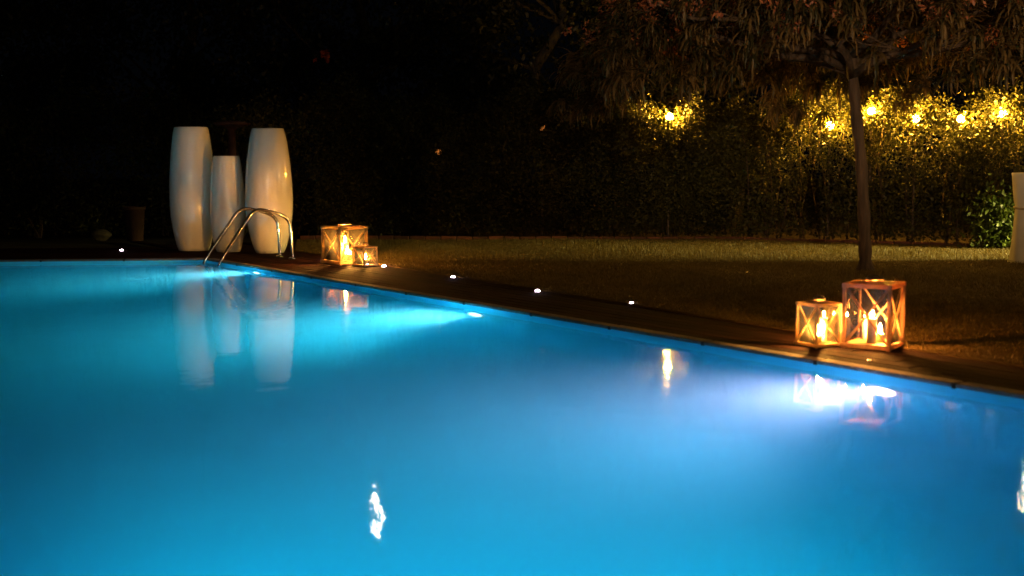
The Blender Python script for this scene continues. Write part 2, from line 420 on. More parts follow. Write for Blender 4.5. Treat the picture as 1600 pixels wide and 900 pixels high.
tag(mesh_np('grass', g, 3, [(0, 1, 2)], M['grass']), label='short dim green grass covering the lawn', cat='grass', kind='stuff')

# brick edging between lawn and hedge
edging = tag(empty('lawn_edging'), label='low red brick edging along the far border of the lawn under the hedge', cat='edging')
b2 = bmesh.new(); box(b2, (0,0,0), (.235, .11, .08), bevel=.008); bme = bpy.data.meshes.new('brick'); b2.to_mesh(bme); b2.free(); bme.materials.append(M['brick'])
ea, eb = P(470, 373, .0), Vector((3.2, 20.15, 0)); ec = Vector((8.2, 17.75, 0))
for (a, b) in ((ea, eb), (eb, ec)):
    d = (b-a); L = d.length; d.normalize(); t = .12
    while t < L-.1:
        c = a + d*t; link('brick', bme, None, edging, (c.x, c.y, .008+random.uniform(-.006, .006)), (random.uniform(-.03, .03), random.uniform(-.02, .02), math.atan2(d.y, d.x)+random.uniform(-.03, .03))); t += .25

# ================================================================ hedge and trees
path = [Vector((-16, 20.6, 0)), Vector((-2, 20.75, 0)), Vector((3.2, 20.45, 0)), Vector((8.2, 18.1, 0)), Vector((14, 17.2, 0))]
def along(t):  # arrays: x -> y of hedge front
    xs = [p.x for p in path]; ys = [p.y for p in path]; return np.interp(t, xs, ys)
def hedge(x0, x1, n, size, m, label, height=2.05, thick=1.1):
    root = tag(empty('hedge', ((x0+x1)/2, float(along((x0+x1)/2)), 0)), label=label, cat='hedge', group='hedge sections along the back of the lawn')
    x = rng.uniform(x0, x1, n); hh = height + .16*np.sin(x*1.7) + .12*np.sin(x*4.3+1) + .08*np.sin(x*9.1)
    z = rng.uniform(.02, 1, n)**.9*hh
    dep = np.abs(rng.normal(0, .22, n)); top = rng.uniform(0, 1, n) < .22
    dep = np.where(top, rng.uniform(0, thick, n), dep); z = np.where(top, hh + rng.normal(0, .13, n), z)
    und = .13*np.sin(x*3.1+z*2.3) + .09*np.sin(x*7.7-z*5.1+2) + .06*np.sin(x*15+z*13) - .14*np.clip(z/height, 0, 1)
    y = along(x) + .12 + und + dep
    pts = np.stack([x, y, z], 1) - np.array(root.location)
    o = leaves('foliage', pts, size, m, root, droop=.2, out=np.array([0, -.5, .15]))
    o['kind'] = 'stuff'
    bm = bmesh.new(); nb = int((x1-x0)*5)
    for k in range(nb):
        bx = random.uniform(x0+.1, x1-.1); by = float(along(bx)) + random.uniform(.35, .8)
        p = Vector((bx, by, 0)) - root.location; q = [p]
        for s in range(4): q.append(q[-1] + Vector((random.uniform(-.12, .12), random.uniform(-.12, .12), height*.23)))
        tube(bm, q, [.016, .013, .010, .008, .005], 5)
    from_bm('stem', bm, M['bark'], root)['kind'] = 'stuff'
    return root
hedge(-15.5, -3.2, 52000, .065, M['hedge'], 'dark hedge behind the white vases and the steel pool ladder, left section')
hedge(-3.2, 3.4, 85000, .055, M['hedge'], 'trimmed leafy hedge behind the lawn, between the far lanterns and the tree')
hedge(3.4, 12.5, 75000, .055, M['hedge'], 'leafy hedge behind the tree trunk, lit from within by a row of round lamps')

def limb(bm, a, b, r0, r1, bend=.15, n=5, seg=8):
    pts = [Vector(a).lerp(Vector(b), i/n) + Vector((random.uniform(-1, 1), random.uniform(-1, 1), random.uniform(-.5, .5)))*bend*(0 if i in (0,) else .5)*(Vector(b)-Vector(a)).length*.3 for i in range(n+1)]
    tube(bm, pts, [r0+(r1-r0)*i/n for i in range(n+1)], seg); return pts
def back_tree(X, Y, hgt, rad, label, nl=24000):
    root = tag(empty('dark_tree', (X, Y, 0)), label=label, cat='tree', group='dark trees behind the hedge')
    bm = bmesh.new(); top = limb(bm, (0,0,-.05), (random.uniform(-.3, .3), 0, hgt*.8), .16, .04, .3, 7)
    tips = []
    for k in range(16):
        h0 = random.uniform(.2, .75); p = top[int(h0*7)]; a = random.uniform(0, 6.28); e = rad*random.uniform(.6, 1)
        q = p + Vector((math.cos(a)*e, math.sin(a)*e*.7, hgt*random.uniform(.05, .25))); limb(bm, p, q, .05, .012, .25, 4, 6); tips.append(q)
    from_bm('trunk', bm, M['shaded_bark'], root, True)
    cl = []
    for k in range(70):
        u = random.uniform(-1, 1); a = random.uniform(0, 6.28); rr = rad*math.sqrt(max(.05, 1-u*u*.9))*random.uniform(.35, 1.0)
        cl.append((math.cos(a)*rr, math.sin(a)*rr*.7, hgt*(.56+u*.42)))
    cl = np.array(cl + [tuple(t) for t in tips]); idx = rng.integers(0, len(cl), nl); sig = rng.uniform(.16, .42, len(cl))
    pts = cl[idx] + rng.normal(size=(nl, 3))*sig[idx][:, None]*np.array([1, 1, .75])
    pts = pts[pts[:, 2] > .5]
    leaves('crown', pts, .12, M['dark_leaf'], root, droop=.5, aspect=.45)
    return root
for a in ((-13.5, 24.0, 7.5, 2.4, 'dark tree at the far left edge behind the hedge'),
          (-9.6, 23.4, 6.8, 2.3, 'dark tree behind the planter, left of the white vases'),
          (-6.1, 24.4, 8.2, 2.5, 'dark tall tree directly behind the three white vases'),
          (-2.6, 23.6, 7.6, 2.3, 'dark tree behind the far lanterns, with a red flower cluster'),
          (.7, 24.6, 8.4, 2.4, 'dark tree behind the hedge, left of the spreading tree canopy'),
          (4.2, 24.2, 7.0, 2.4, 'dark tree behind the hedge, seen through the spreading canopy'),
          (8.6, 23.2, 7.4, 2.5, 'dark tree behind the right end of the lit hedge')):
    back_tree(*a)

# flowers that catch the light
def flower(loc, s, label):
    root = tag(empty('flower_cluster', loc), label=label, cat='flowers')
    for k in range(5):
        c = Vector((random.uniform(-1, 1), random.uniform(-.3, .3), random.uniform(-1, 1)))*s
        pts = np.repeat(np.array([tuple(c)]), 9, 0); leaves('blossom', pts, s*.9, M['red'], root, droop=0, aspect=.8)
flower(D(514, 87, 21.2), .085, 'small red flower cluster high in the dark trees, right of the vases')
flower(D(491, 93, 21.2), .035, 'tiny red blossom beside the larger red cluster in the dark trees')

# the spreading tree on the lawn
tb = P(1352, 424, .0)
tree = tag(empty('spreading_tree', tb), label='slender tree with a wide drooping feathery crown standing on the lawn', cat='tree')
def tl(u, v, dy=0): return D(u, v, tb.y+dy) - tb
bm = bmesh.new()
tr = smooth_path([tl(1352, 430), tl(1352, 405), tl(1351, 370), tl(1349, 320), tl(1346, 260, .03), tl(1340, 200, .05), tl(1336, 160, .08), tl(1333, 118, .1), tl(1330, 85, .1)], 4)
tr[0].z = -.05
nn = len(tr); rad = [(.15 if i == 0 else .12 if i == 1 else .098 if i == 2 else .084 if i == 3 else .074 - .018*i/nn) + .006*math.sin(i*1.3) for i in range(nn)]
tube(bm, tr, rad, 14)
fork = tr[-1]
ends = []
for k in range(13):
    a = k/13*6.283 + random.uniform(-.2, .2); e = random.uniform(1.9, 3.1)
    q = fork + Vector((math.cos(a)*e, math.sin(a)*e*.85, random.uniform(.35, 1.05)))
    pp = limb(bm, fork - Vector((0, 0, random.uniform(0, .25))), q, .045, .014, .35, 6, 7); ends.append(pp)
for pp in ends:
    for j in (2, 3, 4, 5):
        for s in range(2):
            q = pp[j] + Vector((random.uniform(-.8, .8), random.uniform(-.8, .8), random.uniform(-.05, .6)))
            limb(bm, pp[j], q, .014, .005, .3, 3, 5)
from_bm('trunk', bm, M['bark'], tree, True)
# bipinnate fronds drooping from an umbrella-shaped crown
def frond_template(L=.29, n=6):
    """one arching feathery leaf as a connected serrated strip"""
    v, f = [], []
    for i in range(n+1):
        t = i/n; z = -L*.42*t*t; xx = L*.80*t - L*.12*t*t; w_ = .0165*math.sin(math.pi*(.10+t*.86))**.7
        v += [(xx, -w_ if i % 2 else -w_*.55, z-.010), (xx, 0, z), (xx, w_ if i % 2 == 0 else w_*.55, z-.010)]
        if i:
            a = 3*(i-1); b = 3*i
            f += [(a, a+1, b+1), (a, b+1, b), (a+1, a+2, b+2), (a+1, b+2, b+1)]
    return np.array(v), f
fv, ff = frond_template()
CR = 3.2
# sprays: fronds that radiate from the ends of twigs spread over an umbrella shape
NC = 900
ca = rng.uniform(0, 6.283, NC); cr_ = np.sqrt(rng.uniform(0, 1, NC))*CR*(1+.10*np.sin(ca*5+1)+.06*np.sin(ca*9))
cz = .05 + 1.45*(1-(cr_/CR)**2) + rng.normal(0, .12, NC) - np.where(rng.uniform(0, 1, NC) < .45, rng.uniform(.12, .62, NC), 0)
cz = np.maximum(cz, -.22 - .22*(cr_ > CR*.75)) + .10*np.sin(ca*4+cr_*1.7)
cen_ = np.stack([np.cos(ca)*cr_ + fork.x + .1, np.sin(ca)*cr_*.9 + fork.y, cz + fork.z], 1)
per = rng.integers(14, 44, NC); idx = np.repeat(np.arange(NC), per); n = len(idx)
base = cen_[idx] + rng.normal(0, .045, (n, 3))
yaw = rng.uniform(0, 6.283, n); outw = rng.uniform(0, 1, n) < .45; yaw = np.where(outw, ca[idx] + rng.normal(0, .6, n), yaw)
sc = rng.uniform(.6, 1.15, n); tilt = rng.normal(-.18, .55, n) + .38*(cr_[idx]/CR)**2
cyw, syw = np.cos(yaw), np.sin(yaw); ct, st = np.cos(tilt), np.sin(tilt)
V = np.repeat(fv[None], n, 0)*sc[:, None, None]
X1 = V[..., 0]*ct[:, None] + V[..., 2]*st[:, None]; Z1 = -V[..., 0]*st[:, None] + V[..., 2]*ct[:, None]
V2 = np.stack([X1*cyw[:, None] - V[..., 1]*syw[:, None], X1*syw[:, None] + V[..., 1]*cyw[:, None], Z1], -1) + base[:, None]
mesh_np('crown', V2, len(fv), ff, M['frond'], tree)['kind'] = 'stuff'
# tufts of reddish blossom on top of the crown
cc = cen_[(cz > .1) & (rng.uniform(0, 1, NC) < .5)]; cc = np.repeat(cc, 4, 0) + rng.normal(0, .14, (len(cc)*4, 3)) + np.array([0, 0, .10])
pb = np.repeat(cc, 14, 0) + rng.normal(0, .03, (len(cc)*14, 3))
leaves('blossom', pb, .055, M['pink'], tree, droop=-.4, aspect=.35)['kind'] = 'stuff'

# bright bush beside the covered table
bl = P(1556, 389, 0)
bush = tag(empty('bush', bl), label='low bright green bush left of the covered table at the right edge', cat='bush')
n = 2600; q = rng.normal(size=(n, 3))*np.array([.20, .15, .24]) + np.array([.12, .1, .30]); q = q[q[:, 2] > .03]
leaves('foliage', q, .075, M['bright_leaf'], bush, droop=.1)['kind'] = 'stuff'
bm = bmesh.new()
for k in range(9): limb(bm, (random.uniform(-.06, .2), random.uniform(0, .15), 0), (random.uniform(-.2, .4), random.uniform(0, .25), random.uniform(.3, .6)), .012, .004, .3, 4, 5)
from_bm('stem', bm, M['bark'], bush)

# small plants at the foot of the hedge, a few taller shoots
for i, (u, v, lab) in enumerate(((930, 370, 'small pale shrub at the foot of the hedge, left of the tree'), (60, 372, 'dim reddish shrub in the far left corner of the garden'))):
    pl = P(u, v, 0); rt = tag(empty('shrub', pl), label=lab, cat='shrub')
    q = rng.normal(size=(900, 3))*np.array([.22, .12, .16]) + np.array([0, 0, .22 if i == 0 else .6]); q = q[q[:, 2] > .02]
    leaves('foliage', q, .07, M['frond'] if i == 0 else M['dark_leaf'], rt)['kind'] = 'stuff'
    bm = bmesh.new()
    for k in range(6): limb(bm, (random.uniform(-.05, .05), 0, 0), (random.uniform(-.25, .25), random.uniform(-.1, .1), .5 if i else .25), .01, .004, .2, 3, 5)
    from_bm('stem', bm, M['bark'], rt)

# ================================================================ lamps of the place, then spotlights, some only added as fill
def globe_lamp(u, v, m, rad, label, grp='round lamps shining through the hedge', extra=.55):
    X = (u-CX)/FPX*20; Yh = float(along(X)) + extra; p = D(u, v, Yh); Yh = float(along(p.x))+extra; p = D(u, v, Yh)
    rt = tag(empty('garden_lamp', (p.x, p.y, 0)), label=label, cat='garden lamp', group=grp)
    bm = bmesh.new(); tube(bm, [(0,0,-.05), (0,0,p.z-rad-.05)], .018, 10); lathe(bm, [(0, -.02), (.09, -.02), (.09, .01), (.03, .03), (0, .03)], 16); from_bm('post', bm, M['dark_metal'], rt, False)
    bm = bmesh.new(); lathe(bm, [(0, -.05), (rad*.62, -.05), (rad*.75, -.01), (rad*.55, .012), (0, .012)], 16, (0,0,p.z-rad)); from_bm('holder', bm, M['dark_metal'], rt)
    bm = bmesh.new(); bmesh.ops.create_icosphere(bm, subdivisions=2, radius=rad, matrix=Matrix.Translation((0,0,p.z))); from_bm('globe', bm, m, rt, True)
    return p
for u, v, lab in ((1046, 182, 'leftmost round lamp glowing yellow in the hedge, well left of the tree trunk'),
                  (1297, 196, 'round lamp glowing in the hedge just left of the tree trunk'),
                  (1362, 174, 'round lamp glowing in the hedge just right of the tree trunk'),
                  (1431, 186, 'round lamp in the hedge, second to the right of the tree trunk'),
                  (1502, 186, 'round lamp in the hedge, third to the right of the tree trunk'),
                  (1567, 178, 'rightmost round lamp glowing in the hedge near the photo edge')):
    globe_lamp(u, v, M['globe'], .056, lab, extra=.30)
globe_lamp(685, 238, M['globe_dim'], .05, 'faint amber lamp glimpsed through the hedge left of centre', 'faint amber lamps behind the hedge', .30)
globe_lamp(848, 200, M['globe_dim'], .05, 'faint amber lamp glimpsed through the hedge left of the spreading crown', 'faint amber lamps behind the hedge', .30)

# pendant lamps on a cable above the pool (seen only mirrored in the water)
cable_y = 19.5
cab = tag(empty('pendant_cable', (-9, cable_y, 0)), label='overhead cable with clusters of pendant bulbs above the hedge, mirrored in the pool', cat='light string')
cz_ = lambda X: 5.15 - .35*(1-((X-1)/10)**2)
for X in (-9.0, 11.0):
    bm = bmesh.new(); tube(bm, [(X+9, 0, -.05), (X+9, 0, 5.2)], .04, 10); from_bm('pole', bm, M['dark_metal'], cab)
bm = bmesh.new(); tube(bm, [((X+9), 0, cz_(X)) for X in np.linspace(-9, 11, 30)], .008, 6); from_bm('cable', bm, M['dark_metal'], cab)
def mirrored(u, v, Y): q = D(u, v, Y); return q.x, 2*WATER_Z - q.z
for X, zc in (mirrored(587, 802, cable_y), mirrored(1599, 765, cable_y)):
    bm = bmesh.new(); tube(bm, [(X+9, 0, zc-.2), (X+9, 0, cz_(X))], .004, 6); from_bm('cord', bm, M['dark_metal'], cab)
    for k, (dx, dz) in enumerate(((0, -.22), (.07, -.05), (-.06, .10), (.02, .22))):
        bm = bmesh.new(); bmesh.ops.create_icosphere(bm, subdivisions=2, radius=.025, matrix=Matrix.Translation((X+9+dx, -.02, zc+dz))); from_bm('bulb', bm, M['pend'], cab, True)

# terrace lamps behind the photographer: they light the vases and glint in their glaze
for i, (X, Y, Z) in enumerate(((-7.5, -3.5, 2.4), (-4.5, -4.5, 2.7), (-1.5, -3.6, 2.3), (2.0, -4.2, 2.6), (5.4, -3.2, 2.3), (9.0, -1.6, 2.5))):
    rt = tag(empty('terrace_lamp', (X, Y, 0)), label=['leftmost round lamp on a post behind the photographer', 'second round lamp from the left behind the photographer', 'round lamp on a post just left of the photographer', 'round lamp on a post just right of the photographer', 'second round lamp from the right behind the photographer', 'rightmost round lamp on a post behind the photographer'][i], cat='lamp', group='terrace lamps behind the photographer')
    bm = bmesh.new(); tube(bm, [(0,0,-.05), (0,0,Z-.09)], .025, 10); from_bm('post', bm, M['dark_metal'], rt)
    bm = bmesh.new(); bmesh.ops.create_icosphere(bm, subdivisions=2, radius=.09, matrix=Matrix.Translation((0,0,Z))); from_bm('globe', bm, M['terrace'], rt, True)

sb = tag(empty('terrace_bulb_string', (0, -2.6, 0)), label='string of small bulbs over the terrace behind the photographer', cat='light string')
bxs = [(-6.5+1.25*i, .5*math.sin(i*2.3), 1.0+.9*abs(math.sin(i*1.7))) for i in range(12)]
bm = bmesh.new(); tube(bm, [(-7.5, 0, 3.0)] + [(x_, y_, 2.9+.1*math.sin(x_)) for x_, y_, z_ in bxs] + [(9.0, 0, 3.0)], .006, 6); from_bm('cable', bm, M['dark_metal'], sb)
for x_, y_, z_ in bxs:
    bm = bmesh.new(); tube(bm, [(x_, y_, 2.9+.1*math.sin(x_)), (x_, y_, z_)], .003, 5); from_bm('cord', bm, M['dark_metal'], sb)
    bm = bmesh.new(); bmesh.ops.create_icosphere(bm, subdivisions=2, radius=.035, matrix=Matrix.Translation((x_, y_, z_-.03))); from_bm('bulb', bm, M['small_bulb'], sb, True)

def spot(name, loc, target, watts, col, ang, blend=.6, rad=.05):
    ld_ = bpy.data.lights.new(name, 'SPOT'); ld_.energy = watts; ld_.color = col; ld_.spot_size = R(ang); ld_.spot_blend = blend; ld_.shadow_soft_size = rad
    o = bpy.data.objects.new(name, ld_); C.objects.link(o); o.location = loc
    o.rotation_euler = (Vector(target)-Vector(loc)).to_track_quat('-Z', 'Y').to_euler(); return o
vase_mid = P(362, 395, 0)
fl = (-1.2, -1.5, 2.9)
spot('vase_fill_spot', fl, (vase_mid.x, vase_mid.y, .85), SPOT_W, (1.0, .80, .56), 10.5, .75, .06)  # unseen spot added behind the camera to brighten the vases
spot('lawn_spotlight', (11.6, 16.15, 1.7), (7.2, 16.9, 0), LAWN_W, (1.0, .78, .22), 38, .9, .16)
spot('lawn_fill_spot', (9.6, 11.0, 2.7), (2.4, 14.8, 0), 480, (1.0, .62, .22), 64, .9, .08)  # unseen spot added at the right to lift the lawn
spot('tree_fill_spot', (1.5, -3.0, 3.2), (3.9, 15.5, 3.7), TREE_W, (1.0, .64, .32), 27, .9, .08)  # unseen spot added to brighten the tree crown
# unseen wall added right of the lawn to cut off the lamp's light
bm = bmesh.new(); box(bm, (10.6, 15.55, 1.0), (5.8, .12, 2.1))
tag(from_bm('light_blocker', bm, M['rock']), label='unseen wall added right of the covered table to block lamp light', cat='wall')

# ================================================================ underwater lamps in the right wall
def refr_hit(u, v):
    d = ray(u, v).normalized(); o = P(u, v, WATER_Z); c = -d.z; k = 1/1.33
    r = d*k + Vector((0,0,1))*(k*c - math.sqrt(1-k*k*(1-c*c)))
    t = (PA-o).dot(inw)/r.dot(inw); return o + r*t
def pool_lamp(pos, nrm, m, label, rad=.10, grp='underwater lamps in the pool wall', aim=None):
    rt = tag(empty('underwater_lamp', pos), label=label, cat='pool light', group=grp)
    q = Vector(nrm).to_track_quat('Z', 'Y').to_matrix().to_4x4()
    bm = bmesh.new(); lathe(bm, [(rad*1.25, -.01), (rad*1.25, .012), (rad*1.02, .02), (rad*1.0, .008)], 32); bmesh.ops.transform(bm, matrix=q, verts=bm.verts); from_bm('rim', bm, M['steel'], rt, True)
    bm = bmesh.new(); lathe(bm, [(rad, .006), (rad*.6, .016), (0, .02)], 24); bmesh.ops.recalc_face_normals(bm, faces=bm.faces[:]); bmesh.ops.transform(bm, matrix=q, verts=bm.verts); from_bm('lens', bm, m, rt, True)
for u, m_, lab in ((403, 'pool_lamp_a', 'small white underwater lamp in the pool wall beside the ladder'),
                   (745, 'pool_lamp_a', 'bright cyan-white underwater lamp in the pool wall right of the far lanterns'),
                   (1380, 'pool_lamp_b', 'violet-white underwater lamp in the pool wall below the near lanterns')):
    # along the edge at this column
    lo, hi = 0.0, 16.0
    for _ in range(60):
        mid = (lo+hi)/2; p = PA + edge*mid + Vector((0,0,WATER_Z)); uu = CX + FPX*p.x/(p.y*_cp + (H-p.z)*_sp)
        if uu < u: lo = mid
        else: hi = mid
    dp = {403: .20, 745: .34, 1380: .34}[u]
    pos = PA + edge*lo + inw*.004 + Vector((0,0,WATER_Z-dp)); pool_lamp(pos, inw, M[m_], lab)
    cl_ = (.50, .88, .95) if m_ == 'pool_lamp_a' else (1.0, .27, .38)
    spot('underwater_beam', pos + inw*.04, pos + Vector((-.97, -.22, -.02))*2, POOL_SPOT*{403: .7, 745: .95, 1380: 1.5}[u], cl_, 124, 1.0, .08)
# unseen lamps added in the other walls to fill the pool with light
ln = (PD-PC).normalized(); li = Vector((ln.y, -ln.x, 0));
if li.x < 0: li = -li
for k in (.15, .5, .85):
    pos = PC.lerp(PD, k) + li*.004; pos.z = -.6
    pool_lamp(pos, li, M['pool_fill_c'], '%s added unseen fill lamp in the left pool wall' % {.15: 'nearest', .5: 'middle', .85: 'farthest'}[k], grp='added fill lamps in the left pool wall')
for k in (.38, .48):
    pos = PB.lerp(PC, k) + Vector((0, .004, 0)); pos.z = -.85
    pool_lamp(pos, (0, 1, 0), M['pool_fill_d'], '%s added unseen fill lamp in the near pool wall' % {.38: 'right-hand', .48: 'left-hand'}[k], grp='added fill lamps in the near pool wall')
    spot('underwater_beam', pos + Vector((0, .05, 0)), pos + Vector((-.06, 1, -.05)), 3600, (.03, .64, .86), 40, 1.0, .07)  # beam added to brighten the middle of the pool

pos = PA.lerp(PD, .86) + Vector((.0, -.02, -.5)); pool_lamp(pos, (0, -1, 0), M['pool_fill_c'], 'added unseen fill lamp in the far pool wall, on the left')  # unseen lamp added to brighten the far left water
# ================================================================ recessed deck lights
for u, v, m_, lab in ((190, 392, 'led', 'small white deck light at the far left, left of the vases'),
                      (507, 405, 'led', 'small white deck light just left of the far large lantern'),
                      (600, 417, 'led', 'small pinkish deck light just right of the far small lantern'),
                      (708, 434, 'led', 'deck light in the boards, second to the right of the far lanterns'),
                      (840, 456, 'led', 'deck light in the boards midway between the two lantern pairs'),
                      (987, 476, 'led', 'deck light nearest to the near lanterns, right end of the row'),
                      (1359, 564, 'led_dim', 'tiny dim amber deck light in front of the near large lantern')):
    p = P(u, v, 0); big_ = m_ == 'led'
    rt = tag(empty('deck_light', (p.x, p.y, 0)), label=lab, cat='deck light', group='small round lights set in the deck')
    r0 = .022 if big_ else .010
    bm = bmesh.new(); lathe(bm, [(r0*1.5, -.008), (r0*1.5, .003), (r0*1.15, .005), (r0*1.05, .002)], 24); from_bm('rim', bm, M['steel'], rt, True)
    bm = bmesh.new(); lathe(bm, [(r0*1.05, .002), (r0*1.0, r0*.5), (r0*.7, r0*.9), (0, r0*1.05)], 20); bmesh.ops.recalc_face_normals(bm, faces=bm.faces[:]); from_bm('lens', bm, M[m_], rt, True)

# ================================================================ vases
def vase(u, vb, vt, wtop, wmax, wbot, label):
    p = P(u, vb, 0); top = D(u, vt, p.y); h = top.z; k = p.y/FPX*1.0
    rt, rm, rb = wtop/2*k, wmax/2*k, wbot/2*k
    pr = []
    for i in range(33):
        t = i/32
        # swelling body, widest a bit below the middle
        if t < .42: s = t/.42; r_ = rb + (rm-rb)*math.sin(s*math.pi/2)**.80
        else: s = (t-.42)/.58; r_ = rt + (rm-rt)*math.cos(s*math.pi/2)**.80
        pr.append((r_, t*h))
    pr = [(0, 0), (rb*.96, 0)] + pr[0:1] + pr[1:-1] + [(rt*1.0, h-.012), (rt*.985, h), (rt*.94, h-.004)] + [(rt*.93, h-.06), (rm*.9, h*.6), (rm*.9, h*.4), (rb*.8, .05), (0, .04)]
    bm = bmesh.new(); lathe(bm, pr, 72); bmesh.ops.recalc_face_normals(bm, faces=bm.faces[:])
    o = from_bm('tall_vase', bm, M['vase'], None, True, (p.x, p.y, 0), (0, 0, random.uniform(0, 6)))
    tag(o, label, 'vase', 'tall white vases by the pool')
vase(303, 391, 198.5, 52, 71, 47, 'leftmost tall white glazed vase standing by the pool corner')
vase(357, 393, 243.5, 40, 55, 37, 'short middle white glazed vase between the two tall ones')
vase(422, 394.5, 200.5, 50, 74, 44, 'rightmost tall white glazed vase, right of the short one')

# dark post with a round cap behind the vases
p = P(366, 383, 0); tz = D(366, 194, p.y).z
rt = tag(empty('garden_post', p), label='dark rusty post with a flat round cap standing behind the vases', cat='post')
bm = bmesh.new(); tube(bm, [(0,0,-.05), (0,0,tz-.06)], .055, 16); from_bm('pole', bm, M['rust'], rt, True)
bm = bmesh.new(); lathe(bm, [(.05, -.09), (.10, -.05), (.22, -.02), (.27, .0), (.265, .02), (.12, .045), (0, .05)], 36, (0,0,tz)); from_bm('cap', bm, M['rust'], rt, True)
# planter and rock at the left
p = P(211, 376, 0); k = p.y/FPX
rt = tag(empty('planter', p), label='dark terracotta planter standing left of the vases', cat='planter')
bm = bmesh.new(); hp = D(211, 323, p.y).z; lathe(bm, [(0, 0), (12.5*k, 0), (16*k, hp-.05), (17.5*k, hp-.05), (18*k, hp), (16*k, hp), (15*k, hp-.06), (0, hp-.06)], 32); from_bm('pot', bm, M['terracotta'], rt, True)
bm = bmesh.new(); lathe(bm, [(14.5*k, hp-.055), (7*k, hp-.035), (0, hp-.03)], 20); from_bm('soil', bm, M['soil'], rt, True)
p = P(157, 372, 0)
bm = bmesh.new(); bmesh.ops.create_icosphere(bm, subdivisions=3, radius=.17)
for v in bm.verts:
    s = 1 + .16*math.sin(v.co.x*17+1)*math.cos(v.co.y*13) + .1*math.sin(v.co.z*23+v.co.x*9)
    v.co = Vector((v.co.x*s*1.05, v.co.y*s*.8, v.co.z*s*.55+.05))
tag(from_bm('garden_rock', bm, M['rock'], None, False, p), 'brown boulder lying left of the dark planter', 'rock')

# ================================================================ pool ladder
fa, fb = P(437.5, 401, 0), P(457, 404, 0); wa, wb = P(319, 411, WATER_Z), P(342, 415, WATER_Z)
lad = tag(empty('pool_ladder', (fa+fb)/2), label='stainless steel pool ladder with curved handrails beside the vases', cat='pool ladder')
O = lad.location
def rail(w0, f0):
    def q(t, z): p = w0.lerp(f0, t); return Vector((p.x, p.y, z)) - O
    d = (w0-f0); d.z = 0; d.normalize()
    pts = [q(-.10, -1.05), q(-.10, -.55), q(-.065, -.28), q(0, WATER_Z), q(.20, .25), q(.385, .50), q(.45, .585), q(.54, .628), q(.64, .622), q(.78, .585), q(.90, .535), q(.965, .46), q(.985, .36), q(.995, .18), q(1, -.01)]
    bm = bmesh.new(); tube(bm, smooth_path(pts, 7), .0205, 14); from_bm('handrail', bm, M['steel'], lad, True)
    bm = bmesh.new(); lathe(bm, [(.048, 0), (.048, .008), (.03, .016), (.0215, .02)], 24, f0-O); from_bm('foot_flange', bm, M['steel'], lad, True)
    return q
qa = rail(wa, fa); qb = rail(wb, fb)
for t, z in ((-.01, -.065), (-.10, -.35), (-.10, -.63), (-.10, -.91)):
    a, b = qa(t, z), qb(t, z); bm = bmesh.new(); bar(bm, a, b, .075, .022, bevel=.004); from_bm('step', bm, M['steel'], lad)

